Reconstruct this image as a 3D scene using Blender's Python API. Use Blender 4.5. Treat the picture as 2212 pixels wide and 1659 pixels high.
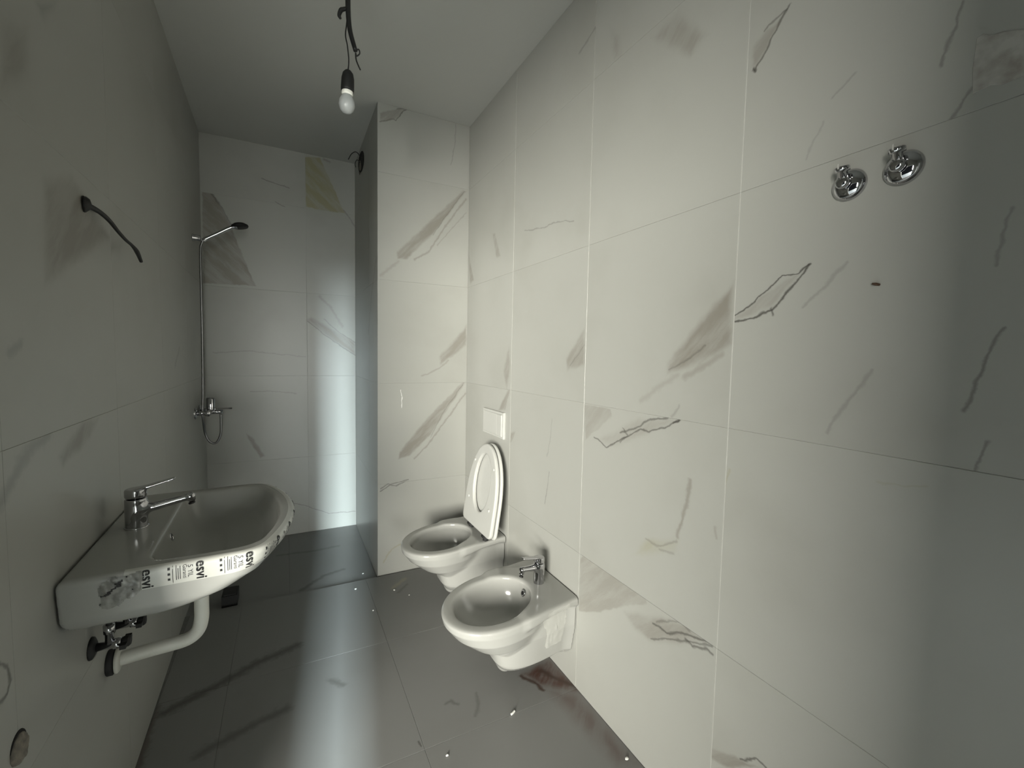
import bpy, bmesh, math, random
import numpy as np
from mathutils import Vector, Matrix, noise

for o in list(bpy.data.objects):
    bpy.data.objects.remove(o)
scene = bpy.context.scene
COL = scene.collection
random.seed(7)

# ------------------------------------------------------------------ camera
EYE = 1.285
cam_d = bpy.data.cameras.new('camera'); cam = bpy.data.objects.new('camera', cam_d); COL.objects.link(cam)
cam_d.sensor_fit = 'HORIZONTAL'; cam_d.sensor_width = 36.0; cam_d.lens = 947.82/2212*36.0
cam_d.clip_start = 0.02
yaw, pitch, roll = 0.475264, -0.0653068, 0.0196844
F = Vector((math.sin(yaw)*math.cos(pitch), math.cos(yaw)*math.cos(pitch), math.sin(pitch)))
Rr = Vector((math.cos(yaw), -math.sin(yaw), 0)); U = Rr.cross(F)
R2 = math.cos(roll)*Rr + math.sin(roll)*U; U2 = -math.sin(roll)*Rr + math.cos(roll)*U
cam.matrix_world = Matrix(((R2.x, U2.x, -F.x, 0), (R2.y, U2.y, -F.y, 0), (R2.z, U2.z, -F.z, EYE), (0, 0, 0, 1)))
scene.camera = cam

# ------------------------------------------------------------------ light and exposure
scene.view_settings.view_transform = 'Standard'; scene.view_settings.look = 'None'
scene.view_settings.gamma = 1.0; scene.view_settings.use_curve_mapping = False
scene.view_settings.exposure = 0.06
w = bpy.data.worlds.new('world'); scene.world = w; w.use_nodes = True
w.node_tree.nodes['Background'].inputs[0].default_value = (0.85, 0.95, 1.0, 1)
w.node_tree.nodes['Background'].inputs[1].default_value = 0.02
def area(name, loc, aim, sx, sy, power, col):
    d = bpy.data.lights.new(name, 'AREA'); d.shape = 'RECTANGLE'; d.size = sx; d.size_y = sy
    d.energy = power; d.color = col
    o = bpy.data.objects.new(name, d); COL.objects.link(o); o.location = loc
    o.rotation_euler = (Vector(aim)-Vector(loc)).to_track_quat('-Z', 'Y').to_euler()
    return o
# daylight from the hallway on the left, through the doorway just outside the left edge of the frame
area('hallway_daylight', (-2.55, -2.53, 1.2), (0.95, 1.2, 1.1), 1.40, 1.6, 670, (1.0, 0.982, 0.89))
# a tall window further off that shines through a narrow gap behind the photographer
area('far_window', (-0.81, -6.0, 3.2), (-0.22, -1.25, 1.2), 0.25, 4.8, 5700, (0.80, 0.95, 1.0))

# added fill lamp behind the camera, brightens the dim back wall
area('back_wall_fill', (0.10, -6.0, 1.1), (0.22, 0.0, 1.1), 1.3, 2.2, 270, (0.98, 1.0, 0.93))

# ------------------------------------------------------------------ room dimensions (metres)
XR, YP, XP, YB, H = 0.9856, 2.5268, 0.4526, 3.409, 2.6326
XL0, SL = -0.3901, -0.02307          # left wall: x = XL0 + SL*y
ZJ = [0.0, 0.535, 1.113, 1.69, 2.268, H]

# print pattern of the marble-look tiles: surface, patch/line, colour, strength, softness or width, points on the surface
VEINS=[
 ('right','P','w',0.56,0.02,[(0.722,1.322),(0.835,1.264),(0.931,1.234),(0.933,1.27),(0.827,1.391),(0.728,1.479)]) ,
 ('right','L','d',0.35,0.006,[(0.923,1.25),(0.837,1.298),(0.801,1.322)]) ,
 ('right','L','w',0.4,0.02,[(0.864,1.234),(0.805,1.267),(0.751,1.298)]) ,
 ('right','L','w',0.25,0.02,[(1.03,1.152),(0.956,1.201),(0.889,1.236)]) ,
 ('right','P','w',0.28,0.008,[(0.556,1.489),(0.631,1.404),(0.72,1.382),(0.72,1.393),(0.66,1.432),(0.598,1.466)]) ,
 ('right','L','d',0.95,0.0045,[(0.55,1.492),(0.577,1.475),(0.609,1.473),(0.66,1.432),(0.718,1.395)]) ,
 ('right','L','d',0.95,0.006,[(0.553,1.49),(0.58,1.453),(0.628,1.401),(0.669,1.387),(0.717,1.379)]) ,
 ('right','L','d',0.8,0.007,[(0.633,1.402),(0.625,1.389)]) ,
 ('right','L','d',0.25,0.008,[(0.482,1.485),(0.521,1.436),(0.56,1.402)]) ,
 ('right','P','w',0.42,0.015,[(1.328,1.252),(1.442,1.226),(1.454,1.275),(1.333,1.397)]) ,
 ('right','L','d',0.3,0.006,[(1.421,1.249),(1.335,1.329)]) ,
 ('right','P','w',0.3,0.006,[(1.16,1.084),(1.311,0.976),(1.324,1.11),(1.176,1.11)]) ,
 ('right','P','w',0.28,0.02,[(0.873,1.109),(1.141,0.981),(1.254,0.987),(1.037,1.097),(0.916,1.114)]) ,
 ('right','L','d',0.75,0.006,[(1.257,0.995),(1.189,0.974),(1.108,1.018),(1.025,1.064),(0.992,1.06),(0.923,1.085),(0.874,1.112)]) ,
 ('right','L','d',0.7,0.007,[(1.12,1.035),(1.036,1.069),(0.997,1.095),(0.921,1.113)]) ,
 ('right','L','d',0.6,0.006,[(1.11,1.052),(1.087,1.033),(1.119,1.004)]) ,
 ('right','L','d',0.8,0.007,[(0.898,1.099),(0.874,1.113)]) ,
 ('right','L','d',0.25,0.008,[(0.907,1.118),(0.882,1.15)]) ,
 ('right','L','d',0.4,0.006,[(1.82,1.861),(1.646,1.831),(1.573,1.836),(1.424,1.805)]) ,
 ('right','P','w',0.4,0.012,[(2.068,1.788),(2.124,1.791),(2.182,1.931),(2.141,1.928)]) ,
 ('right','P','w',0.5,0.015,[(2.429,1.721),(2.494,1.703),(2.532,1.916)]) ,
 ('right','P','w',0.4,0.02,[(1.934,1.234),(1.969,1.093),(2.022,1.207),(1.954,1.336)]) ,
 ('right','P','w',0.45,0.012,[(1.93,1.124),(1.982,1.007),(2.069,0.996),(1.96,1.117)]) ,
 ('right','P','w',0.5,0.01,[(1.862,0.922),(1.894,0.871),(1.928,0.841),(1.92,0.901)]) ,
 ('right','L','d',0.25,0.007,[(1.545,1.022),(1.549,0.953),(1.574,0.859)]) ,
 ('right','L','d',0.4,0.006,[(1.556,0.793),(1.564,0.731),(1.583,0.648)]) ,
 ('right','L','w',0.55,0.014,[(0.832,0.95),(0.84,0.88),(0.868,0.776)]) ,
 ('right','P','o',0.4,0.02,[(0.855,0.775),(0.869,0.729),(0.956,0.685),(1.03,0.656),(0.987,0.726)]) ,
 ('right','L','d',0.3,0.008,[(0.987,0.723),(0.939,0.72),(0.87,0.762)]) ,
 ('right','L','d',0.25,0.008,[(0.929,0.714),(0.877,0.725)]) ,
 ('right','P','w',0.36,0.006,[(0.97,0.524),(1.209,0.366),(1.319,0.307),(1.32,0.517),(1.301,0.538),(0.983,0.546)]) ,
 ('right','P','w',0.4,0.02,[(0.735,0.541),(0.838,0.471),(0.96,0.41),(1.021,0.411),(1.078,0.442),(0.965,0.497),(0.826,0.546)]) ,
 ('right','L','d',0.75,0.008,[(0.944,0.478),(0.889,0.48),(0.832,0.51),(0.735,0.54)]) ,
 ('right','L','d',0.6,0.007,[(0.951,0.426),(0.871,0.471),(0.822,0.493),(0.737,0.532)]) ,
 ('right','L','d',0.7,0.008,[(0.823,0.498),(0.799,0.493),(0.755,0.514),(0.733,0.511)]) ,
 ('right','L','d',0.4,0.007,[(0.926,0.489),(0.841,0.54),(0.809,0.529)]) ,
 ('right','P','w',0.35,0.025,[(0.84,2.126),(0.897,2.095),(1.051,2.245),(0.946,2.256)]) ,
 ('right','L','d',0.8,0.006,[(0.629,2.058),(0.645,2.042),(0.677,1.994),(0.701,1.964)]) ,
 ('right','L','d',0.6,0.005,[(0.634,2.054),(0.675,2.046),(0.685,2.037)]) ,
 ('right','P','w',0.35,0.01,[(0.643,2.04),(0.699,1.963),(0.711,1.975),(0.709,2.021),(0.68,2.042)]) ,
 ('right','L','d',0.95,0.009,[(0.706,1.967),(0.7,1.96)]) ,
 ('right','L','d',0.35,0.012,[(1.328,2.444),(1.374,2.427),(1.418,2.413)]) ,
 ('right','P','w',0.3,0.03,[(1.174,2.258),(1.22,2.269),(1.243,2.394),(1.19,2.339)]) ,
 ('right','L','d',0.25,0.006,[(0.492,1.842),(0.527,1.816)]) ,
 ('right','L','d',0.2,0.006,[(0.544,1.774),(0.574,1.712)]) ,
 ('right','L','d',0.25,0.008,[(0.427,1.274),(0.465,1.209),(0.499,1.139)]) ,
 ('right','L','d',0.45,0.006,[(0.339,1.875),(0.35,1.831),(0.36,1.786)]) ,
 ('right','L','d',0.45,0.007,[(0.314,1.732),(0.33,1.715),(0.344,1.687)]) ,
 ('right','L','d',0.35,0.006,[(0.264,1.52),(0.271,1.484),(0.276,1.438)]) ,
 ('right','L','d',0.55,0.006,[(0.259,1.341),(0.268,1.32),(0.281,1.276),(0.295,1.211)]) ,
 ('right','L','d',0.5,0.006,[(0.266,1.163),(0.277,1.112)]) ,
 ('right','L','o',0.35,0.006,[(0.403,1.063),(0.368,1.066),(0.336,1.071)]) ,
 ('right','P','w',0.5,0.008,[(0.595,0.324),(0.671,0.252),(0.724,0.229),(0.729,0.261),(0.642,0.303)]) ,
 ('right','L','d',0.8,0.006,[(0.642,0.301),(0.602,0.336),(0.579,0.334)]) ,
 ('right','L','o',0.5,0.008,[(0.713,1.008),(0.724,0.965)]) ,
 ('right','L','w',0.35,0.01,[(0.746,0.848),(0.74,0.82)]) ,
 ('far','P','w',0.5,0.012,[(0.557,1.854),(0.558,1.81),(0.617,1.817),(0.765,1.972),(0.97,2.26),(0.949,2.262),(0.75,2.056)]) ,
 ('far','L','w',0.5,0.012,[(0.965,2.211),(0.848,2.045),(0.738,1.87),(0.657,1.822)]) ,
 ('far','L','w',0.35,0.007,[(0.966,2.13),(0.877,2.022),(0.793,1.917)]) ,
 ('far','L','d',0.35,0.005,[(0.958,2.258),(0.834,2.082),(0.765,1.972)]) ,
 ('far','P','w',0.55,0.012,[(0.568,0.669),(0.636,0.684),(0.76,0.8),(0.983,1.113),(0.964,1.122),(0.745,0.912),(0.574,0.717)]) ,
 ('far','L','w',0.5,0.012,[(0.978,1.044),(0.86,0.892),(0.746,0.745),(0.663,0.668)]) ,
 ('far','L','d',0.35,0.005,[(0.971,1.113),(0.845,0.949),(0.76,0.786)]) ,
 ('far','P','w',0.5,0.015,[(0.807,1.27),(0.813,1.214),(0.914,1.285),(0.983,1.343),(0.984,1.47)]) ,
 ('far','L','w',0.4,0.012,[(0.865,1.243),(0.814,1.201),(0.743,1.165),(0.702,1.154)]) ,
 ('far','P','w',0.45,0.008,[(0.464,2.526),(0.553,2.561),(0.614,2.635),(0.568,2.631),(0.464,2.579)]) ,
 ('far','L','d',0.7,0.006,[(0.558,2.623),(0.614,2.635),(0.578,2.601),(0.553,2.556)]) ,
 ('far','L','d',0.5,0.006,[(0.464,2.533),(0.538,2.562),(0.553,2.556)]) ,
 ('far','L','d',0.7,0.006,[(0.464,0.494),(0.529,0.529),(0.628,0.545)]) ,
 ('far','L','d',0.6,0.007,[(0.469,0.509),(0.51,0.531),(0.558,0.514),(0.617,0.54)]) ,
 ('far','L','o',0.6,0.012,[(0.586,0.162),(0.53,0.144),(0.485,0.073)]) ,
 ('far','L','d',0.3,0.006,[(0.898,2.627),(0.894,2.516),(0.87,2.385)]) ,
 ('far','L','w',0.3,0.02,[(0.565,1.798),(0.509,1.749),(0.469,1.712)]) ,
 ('far','L','l',0.9,0.004,[(0.586,1.075),(0.589,0.973)]) ,
 ('back','P','w',0.6,0.008,[(-0.466,1.702),(-0.174,1.708),(-0.305,2.077),(-0.401,2.281),(-0.459,2.276)]) ,
 ('back','L','d',0.5,0.012,[(-0.406,2.269),(-0.353,2.186),(-0.31,2.094)]) ,
 ('back','P','o',0.85,0.008,[(0.125,2.611),(0.13,2.273),(0.247,2.27),(0.388,2.27),(0.226,2.627)]) ,
 ('back','L','d',0.35,0.012,[(0.375,2.291),(0.416,2.249),(0.456,2.183)]) ,
 ('back','P','w',0.55,0.02,[(0.122,1.507),(0.348,1.326),(0.453,1.261),(0.454,1.363),(0.158,1.528)]) ,
 ('back','L','d',0.55,0.008,[(0.128,1.501),(0.241,1.408),(0.364,1.32),(0.453,1.261)]) ,
 ('back','L','d',0.4,0.008,[(0.241,1.513),(0.349,1.419),(0.454,1.356)]) ,
 ('back','L','w',0.4,0.02,[(0.212,1.674),(0.288,1.598),(0.365,1.47)]) ,
 ('back','L','d',0.5,0.007,[(-0.131,2.417),(-0.064,2.397),(0.032,2.385)]) ,
 ('back','L','d',0.5,0.007,[(-0.052,2.278),(0.002,2.254)]) ,
 ('back','L','d',0.25,0.008,[(-0.422,1.264),(-0.216,1.28),(-0.052,1.261),(0.12,1.248)]) ,
 ('back','L','d',0.25,0.008,[(-0.22,1.01),(-0.056,1.004),(0.058,0.989)]) ,
 ('back','P','w',0.6,0.012,[(-0.252,0.73),(-0.231,0.672),(-0.168,0.55),(-0.135,0.563),(-0.209,0.699)]) ,
 ('back','L','d',0.45,0.006,[(-0.038,0.235),(0.109,0.181),(0.262,0.104),(0.449,0.087)]) ,
 ('back','L','w',0.5,0.02,[(0.25,2.617),(0.286,2.608)]) ,
 ('side','L','w',0.4,0.03,[(2.575,1.807),(2.727,1.618),(2.829,1.403)]) ,
 ('left','P','w',0.55,0.03,[(1.185,1.4),(1.61,1.586),(1.35,1.67),(1.203,1.62)]) ,
 ('left','P','w',0.5,0.03,[(1.55,1.561),(1.604,1.538),(1.7,1.565),(1.744,1.619)]) ,
 ('left','L','d',0.35,0.03,[(0.99,1.029),(1.053,1.075),(1.115,1.103),(1.173,1.111)]) ,
 ('left','P','w',0.6,0.02,[(1.21,1.062),(1.229,1.031),(1.391,1.062),(1.461,1.109),(1.353,1.118)]) ,
 ('left','P','d',0.4,0.03,[(1.196,1.936),(1.242,1.923),(1.328,2.024)]) ,
 ('left','P','w',0.5,0.05,[(1.059,1.7),(1.164,1.777),(1.175,1.877),(1.072,1.825)]) ,
 ('left','L','d',0.35,0.02,[(2.575,1.292),(2.451,1.208)]) ,
 ('left','L','d',0.3,0.02,[(1.044,1.274),(1.084,1.289)]) ,
 ('left','L','d',0.75,0.008,[(0.964,0.78),(0.984,0.76),(0.99,0.732),(0.98,0.719),(0.958,0.718)]) ,
 ('floor','L','d',0.6,0.05,[(-0.399,1.859),(-0.278,1.92),(-0.116,2.009),(0.023,2.055)]) ,
 ('floor','L','d',0.45,0.04,[(-0.262,1.612),(-0.179,1.646),(-0.099,1.67),(-0.014,1.695)]) ,
 ('floor','L','d',0.45,0.03,[(0.055,2.567),(0.179,2.689),(0.284,2.72)]) ,
 ('floor','L','d',0.35,0.03,[(-0.064,3.084),(0.149,3.059),(0.292,3.071)]) ,
 ('floor','P','r',0.9,0.03,[(0.82,1.486),(0.862,1.391),(0.93,1.332),(0.995,1.28),(0.993,1.515)]) ,
 ('floor','L','k',0.7,0.02,[(0.822,1.47),(0.858,1.403),(0.863,1.369)]) ,
 ('floor','L','k',0.7,0.03,[(0.911,1.456),(0.951,1.38),(0.987,1.336)]) ,
 ('floor','P','r',0.5,0.06,[(0.866,1.381),(0.9,0.988),(0.991,0.944),(0.997,1.304)]) ,
 ('floor','L','r',0.62,0.05,[(0.986,1.289),(0.986,1.09),(0.988,0.94)]) ,
 ('floor','L','d',0.4,0.015,[(0.505,1.467),(0.529,1.47),(0.548,1.446)]) ,
 ('floor','L','d',0.3,0.015,[(0.628,1.462),(0.612,1.415),(0.583,1.371)]) ,
 ('floor','L','d',0.6,0.008,[(0.373,1.355),(0.378,1.333)]) ,
 ('floor','L','k',0.5,0.03,[(-0.434,1.898),(-0.427,1.767),(-0.423,1.639)]) ,
 ('floor','L','d',0.3,0.02,[(0.519,2.298),(0.584,2.362)]) ,
 ('floor','L','d',0.35,0.03,[(0.141,1.77),(0.177,1.726)]) ,
 ('floor','L','o',0.35,0.03,[(0.502,2.358),(0.587,2.428)]) ,
]


# ------------------------------------------------------------------ materials
INK = {'w': (0.17, 0.15, 0.122), 'd': (0.045, 0.042, 0.036), 'o': (0.30, 0.285, 0.185), 'r': (0.070, 0.034, 0.025),
       'k': (0.045, 0.024, 0.016), 'l': (0.95, 0.95, 0.92)}
def mat(name, col, rough=0.5, metal=0.0, **kw):
    m = bpy.data.materials.new(name); m.use_nodes = True
    b = m.node_tree.nodes['Principled BSDF']
    b.inputs['Base Color'].default_value = (*col, 1); b.inputs['Roughness'].default_value = rough
    b.inputs['Metallic'].default_value = metal
    for k, v in kw.items(): b.inputs[k].default_value = v
    return m
def noisy(m, scale, amount, dark, bump=0.0, detail=4.0):
    """mottle a plain material: mixes towards `dark` by a noise, with optional fine relief"""
    nt = m.node_tree; N = nt.nodes; b = N['Principled BSDF']
    tc = N.new('ShaderNodeTexCoord'); nz = N.new('ShaderNodeTexNoise')
    nz.inputs['Scale'].default_value = scale; nz.inputs['Detail'].default_value = detail
    nt.links.new(tc.outputs['Object'], nz.inputs['Vector'])
    mr = N.new('ShaderNodeMapRange'); mr.inputs[1].default_value = 0.4; mr.inputs[2].default_value = 0.75
    mr.inputs[4].default_value = amount
    nt.links.new(nz.outputs[0], mr.inputs[0])
    mx = N.new('ShaderNodeMix'); mx.data_type = 'RGBA'
    mx.inputs[6].default_value = b.inputs['Base Color'].default_value; mx.inputs[7].default_value = (*dark, 1)
    nt.links.new(mr.outputs[0], mx.inputs[0]); nt.links.new(mx.outputs[2], b.inputs['Base Color'])
    if bump:
        bp = N.new('ShaderNodeBump'); bp.inputs['Strength'].default_value = bump; bp.inputs['Distance'].default_value = 0.002
        nt.links.new(nz.outputs[0], bp.inputs['Height']); nt.links.new(bp.outputs[0], b.inputs['Normal'])
    return m

def tile_material(name, axes, centre, veins, base, seed, rough, surf):
    """marble-look porcelain: base with faint clouds plus the printed patches and lines that fall on this tile"""
    m = bpy.data.materials.new(name); m.use_nodes = True
    nt = m.node_tree; N = nt.nodes; Lk = nt.links.new; bsdf = N['Principled BSDF']
    bsdf.inputs['Roughness'].default_value = rough
    def math_(op, a, b=None, c=None, clamp=False):
        n = N.new('ShaderNodeMath'); n.operation = op; n.use_clamp = clamp
        for i, v in enumerate((a, b, c)):
            if v is None: continue
            if isinstance(v, (int, float)): n.inputs[i].default_value = v
            else: Lk(v, n.inputs[i])
        return n.outputs[0]
    def vec(op, a, b=None, s=None):
        n = N.new('ShaderNodeVectorMath'); n.operation = op
        for i, v in enumerate((a, b)):
            if v is None: continue
            if isinstance(v, tuple): n.inputs[i].default_value = v
            else: Lk(v, n.inputs[i])
        if s is not None: Lk(s, n.inputs['Scale'])
        return n.outputs['Value'] if op in ('DOT_PRODUCT', 'LENGTH') else n.outputs['Vector']
    def ramp(x, a, b, lo=0.0, hi=1.0):
        n = N.new('ShaderNodeMapRange'); n.interpolation_type = 'SMOOTHSTEP'
        for i, v in zip((1, 2, 3, 4), (a, b, lo, hi)): n.inputs[i].default_value = v
        Lk(x, n.inputs[0]); return n.outputs[0]
    def nz(v, scale, detail, rgh=0.55):
        n = N.new('ShaderNodeTexNoise'); n.inputs['Scale'].default_value = scale
        n.inputs['Detail'].default_value = detail; n.inputs['Roughness'].default_value = rgh
        Lk(v, n.inputs['Vector']); return n
    tc = N.new('ShaderNodeTexCoord'); sp = N.new('ShaderNodeSeparateXYZ'); Lk(tc.outputs['Object'], sp.inputs[0])
    cb = N.new('ShaderNodeCombineXYZ')
    Lk(math_('ADD', sp.outputs[axes[0]], centre[0]), cb.inputs[0]); Lk(math_('ADD', sp.outputs[axes[1]], centre[1]), cb.inputs[1])
    cb.inputs[2].default_value = 1.0
    p0 = cb.outputs[0]
    ps = vec('ADD', p0, (seed*3.1, seed*1.7, seed))
    wn = nz(ps, 22, 4)
    off = vec('MULTIPLY', vec('SUBTRACT', wn.outputs['Color'], (0.5, 0.5, 0.5)), (0.02, 0.02, 0.0))
    p = vec('ADD', p0, off)
    s_ = 1.0 if surf in ('right', 'back') else -1.0
    sv = N.new('ShaderNodeCombineXYZ')
    Lk(vec('DOT_PRODUCT', p, (16.0, 16.0*s_, seed*1.3)), sv.inputs[0]); Lk(vec('DOT_PRODUCT', p, (2.6, -2.6*s_, 0.0)), sv.inputs[1])
    streak = nz(sv.outputs[0], 1.0, 5, 0.62).outputs[0]
    cloud = nz(ps, 2.2, 5).outputs[0]; fine = nz(ps, 45, 3).outputs[0]
    mx = N.new('ShaderNodeMix'); mx.data_type = 'RGBA'
    mx.inputs[6].default_value = (*base, 1); mx.inputs[7].default_value = (*(c*f for c, f in zip(base, (0.90, 0.895, 0.88))), 1)
    Lk(ramp(cloud, 0.45, 0.85), mx.inputs[0]); col = mx.outputs[2]
    for (s, kind, ink, st, wd, pts) in veins:
        if kind == 'P':
            d = None
            for a, b in zip(pts, pts[1:]+pts[:1]):
                dx, dy = b[0]-a[0], b[1]-a[1]; l = math.hypot(dx, dy)
                if l < 1e-6: continue
                nx, ny = -dy/l, dx/l
                q = vec('DOT_PRODUCT', p, (nx, ny, -(nx*a[0]+ny*a[1])))
                d = q if d is None else math_('MINIMUM', d, q)
            k = ramp(d, -wd*0.35, wd)
            k = math_('MULTIPLY', k, ramp(streak, 0.34, 0.62, 0.50, 1.06))
        else:
            d = None
            for a, b in zip(pts, pts[1:]):
                ba = (b[0]-a[0], b[1]-a[1], 0.0); l2 = max(ba[0]**2+ba[1]**2, 1e-8)
                pa = vec('SUBTRACT', p, (a[0], a[1], 1.0))
                h = math_('MULTIPLY', vec('DOT_PRODUCT', pa, (ba[0]/l2, ba[1]/l2, 0.0)), 1.0, clamp=True)
                sc = N.new('ShaderNodeVectorMath'); sc.operation = 'SCALE'; sc.inputs[0].default_value = ba; Lk(h, sc.inputs['Scale'])
                q = vec('LENGTH', vec('SUBTRACT', pa, sc.outputs['Vector']))
                d = q if d is None else math_('MINIMUM', d, q)
            d = math_('MULTIPLY', d, ramp(fine, 0.30, 0.70, 0.8, 1.5))
            k = ramp(d, wd*0.85, 0.0)
        k = math_('MULTIPLY', k, min(0.97, st*((1.25 if surf == 'floor' else 0.88) if kind == 'L' else 1.12)))
        mx = N.new('ShaderNodeMix'); mx.data_type = 'RGBA'
        Lk(k, mx.inputs[0]); Lk(col, mx.inputs[6]); mx.inputs[7].default_value = (*INK[ink], 1)
        col = mx.outputs[2]
    Lk(col, bsdf.inputs['Base Color'])
    return m

M_ceramic = noisy(mat('glazed ceramic', (0.315, 0.315, 0.297), 0.16), 60, 0.10, (0.29, 0.29, 0.27))
M_plastic = mat('white plastic', (0.47, 0.47, 0.445), 0.28)
M_chrome = noisy(mat('chrome', (0.50, 0.50, 0.515), 0.06, 1.0), 30, 0.2, (0.42, 0.42, 0.43))
M_hose = mat('steel hose', (0.22, 0.22, 0.22), 0.32, 1.0)
M_black = mat('black plastic', (0.006, 0.006, 0.006), 0.6)
M_cable = noisy(mat('black cable sheath', (0.012, 0.012, 0.012), 0.55), 80, 0.5, (0.004, 0.004, 0.004))
M_rubber = mat('dark rubber', (0.015, 0.015, 0.015), 0.8)
M_pvc = noisy(mat('white pvc pipe', (0.56, 0.56, 0.51), 0.4), 20, 0.3, (0.42, 0.42, 0.37))
M_paint = noisy(mat('white ceiling paint', (0.52, 0.52, 0.495), 0.9), 1.6, 0.3, (0.47, 0.47, 0.45), 0.05)
M_grout = noisy(mat('pale grout', (0.56, 0.56, 0.53), 0.9), 40, 0.5, (0.48, 0.48, 0.45))
M_grout_tone = noisy(mat('tile coloured grout', (0.40, 0.40, 0.372), 0.9), 40, 0.5, (0.37, 0.37, 0.345))
M_grout_dark = noisy(mat('grey grout', (0.16, 0.16, 0.155), 0.9), 40, 0.5, (0.1, 0.1, 0.1))
M_mortar = noisy(mat('rough mortar', (0.22, 0.20, 0.165), 0.95), 90, 0.9, (0.10, 0.09, 0.08), 0.8)
M_patch = noisy(mat('bare plaster', (0.44, 0.43, 0.40), 0.95), 38, 0.9, (0.24, 0.21, 0.185), 0.5)
M_hole = mat('dark void', (0.004, 0.004, 0.004), 0.9)  # flat black standing in for the shade inside holes
M_crumb = mat('white plaster crumb', (0.62, 0.62, 0.59), 0.8)
M_wood = mat('brown plug', (0.06, 0.03, 0.015), 0.7)
M_tape = noisy(mat('white printed tape', (0.45, 0.45, 0.42), 0.3), 35, 0.4, (0.39, 0.39, 0.35))
M_ink = mat('tape ink', (0.012, 0.012, 0.012), 0.6)
M_film = noisy(mat('crumpled film', (0.27, 0.27, 0.25), 0.3, Alpha=0.8), 60, 0.9, (0.11, 0.11, 0.10), 0.3)
M_clear = mat('clear tape', (0.75, 0.75, 0.70), 0.15, Alpha=0.28)
M_water = mat('water', (0.95, 1.0, 1.0), 0.02, **{'Transmission Weight': 1.0, 'IOR': 1.33})
M_bulb = mat('frosted bulb', (0.50, 0.52, 0.52), 0.3, **{'Transmission Weight': 0.35})
M_base = mat('bulb collar', (0.85, 0.84, 0.78), 0.5)

# ------------------------------------------------------------------ mesh helpers
def link_mesh(name, verts, faces, m, parent=None, smooth=True, loc=(0, 0, 0), flip=False):
    me = bpy.data.meshes.new(name); me.from_pydata([tuple(map(float, v)) for v in verts], [], [tuple(f) for f in faces])
    bm = bmesh.new(); bm.from_mesh(me); bmesh.ops.recalc_face_normals(bm, faces=bm.faces); bm.to_mesh(me); bm.free()
    me.update()
    if smooth: me.shade_smooth()
    me.materials.append(m)
    o = bpy.data.objects.new(name, me); COL.objects.link(o); o.location = loc
    if parent: o.parent = parent
    return o
def thing(name, label, cat, loc=(0, 0, 0), group=None):
    o = bpy.data.objects.new(name, None); COL.objects.link(o); o.location = loc; o.empty_display_size = 0.05
    o['label'] = label; o['category'] = cat
    if group: o['group'] = group
    return o
def tag(o, label, cat, group=None):
    o['label'] = label; o['category'] = cat
    if group: o['group'] = group
    return o
def struct(o):
    o['kind'] = 'structure'; return o
def box(lo, hi):
    x0, y0, z0 = lo; x1, y1, z1 = hi
    return ([(x0, y0, z0), (x1, y0, z0), (x1, y1, z0), (x0, y1, z0), (x0, y0, z1), (x1, y0, z1), (x1, y1, z1), (x0, y1, z1)],
            [(0, 3, 2, 1), (4, 5, 6, 7), (0, 1, 5, 4), (1, 2, 6, 5), (2, 3, 7, 6), (3, 0, 4, 7)])
def join(*parts):
    V, Fc = [], []
    for v, f in parts:
        n = len(V); V += list(v); Fc += [tuple(i+n for i in q) for q in f]
    return V, Fc
def frame_to(axis):
    a = Vector(axis).normalized(); t = Vector((0, 0, 1)) if abs(a.z) < 0.9 else Vector((1, 0, 0))
    x = t.cross(a).normalized(); return x, a.cross(x), a
def lathe(profile, origin, axis, n=28):
    """profile: (radius, height along axis)"""
    x, y, a = frame_to(axis); o = Vector(origin); V, Fc = [], []
    for r, h in profile:
        for i in range(n):
            t = 2*math.pi*i/n; V.append(o + a*h + (x*math.cos(t)+y*math.sin(t))*max(r, 1e-5))
    for k in range(len(profile)-1):
        for i in range(n):
            j = (i+1) % n; Fc.append((k*n+i, k*n+j, (k+1)*n+j, (k+1)*n+i))
    Fc.append(tuple(range(n-1, -1, -1))); Fc.append(tuple((len(profile)-1)*n+i for i in range(n)))
    return V, Fc
def smooth_path(pts, sub=8):
    P = [Vector(p) for p in pts]
    if len(P) < 3: return P
    out = []
    for i in range(len(P)-1):
        a, b = P[i], P[i+1]; pa = P[i-1] if i else a*2-b; pb = P[i+2] if i+2 < len(P) else b*2-a
        for k in range(sub):
            t = k/sub
            out.append(0.5*((2*a)+(b-pa)*t+(2*pa-5*a+4*b-pb)*t*t+(3*a-pa-3*b+pb)*t**3))
    return out+[P[-1]]
def tube(pts, rad, n=12, sub=8, ribs=0.0):
    P = smooth_path(pts, sub); m = len(P); V, Fc = [], []
    rads = rad if isinstance(rad, (list, tuple)) else None
    up = None
    for k, p in enumerate(P):
        d = (P[min(k+1, m-1)]-P[max(k-1, 0)]).normalized()
        if up is None: up = frame_to(d)[0]
        up = (up-d*up.dot(d)).normalized(); s = d.cross(up)
        if rads:
            f = k/(m-1)*(len(rads)-1); i = min(int(f), len(rads)-2); r = rads[i]+(rads[i+1]-rads[i])*(f-i)
        else: r = rad
        if ribs: r *= 1+ribs*(1 if k % 2 else -1)
        for i in range(n):
            t = 2*math.pi*i/n; V.append(p+(up*math.cos(t)+s*math.sin(t))*r)
    for k in range(m-1):
        for i in range(n):
            j = (i+1) % n; Fc.append((k*n+i, k*n+j, (k+1)*n+j, (k+1)*n+i))
    Fc.append(tuple(range(n-1, -1, -1))); Fc.append(tuple((m-1)*n+i for i in range(n)))
    return V, Fc

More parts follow.
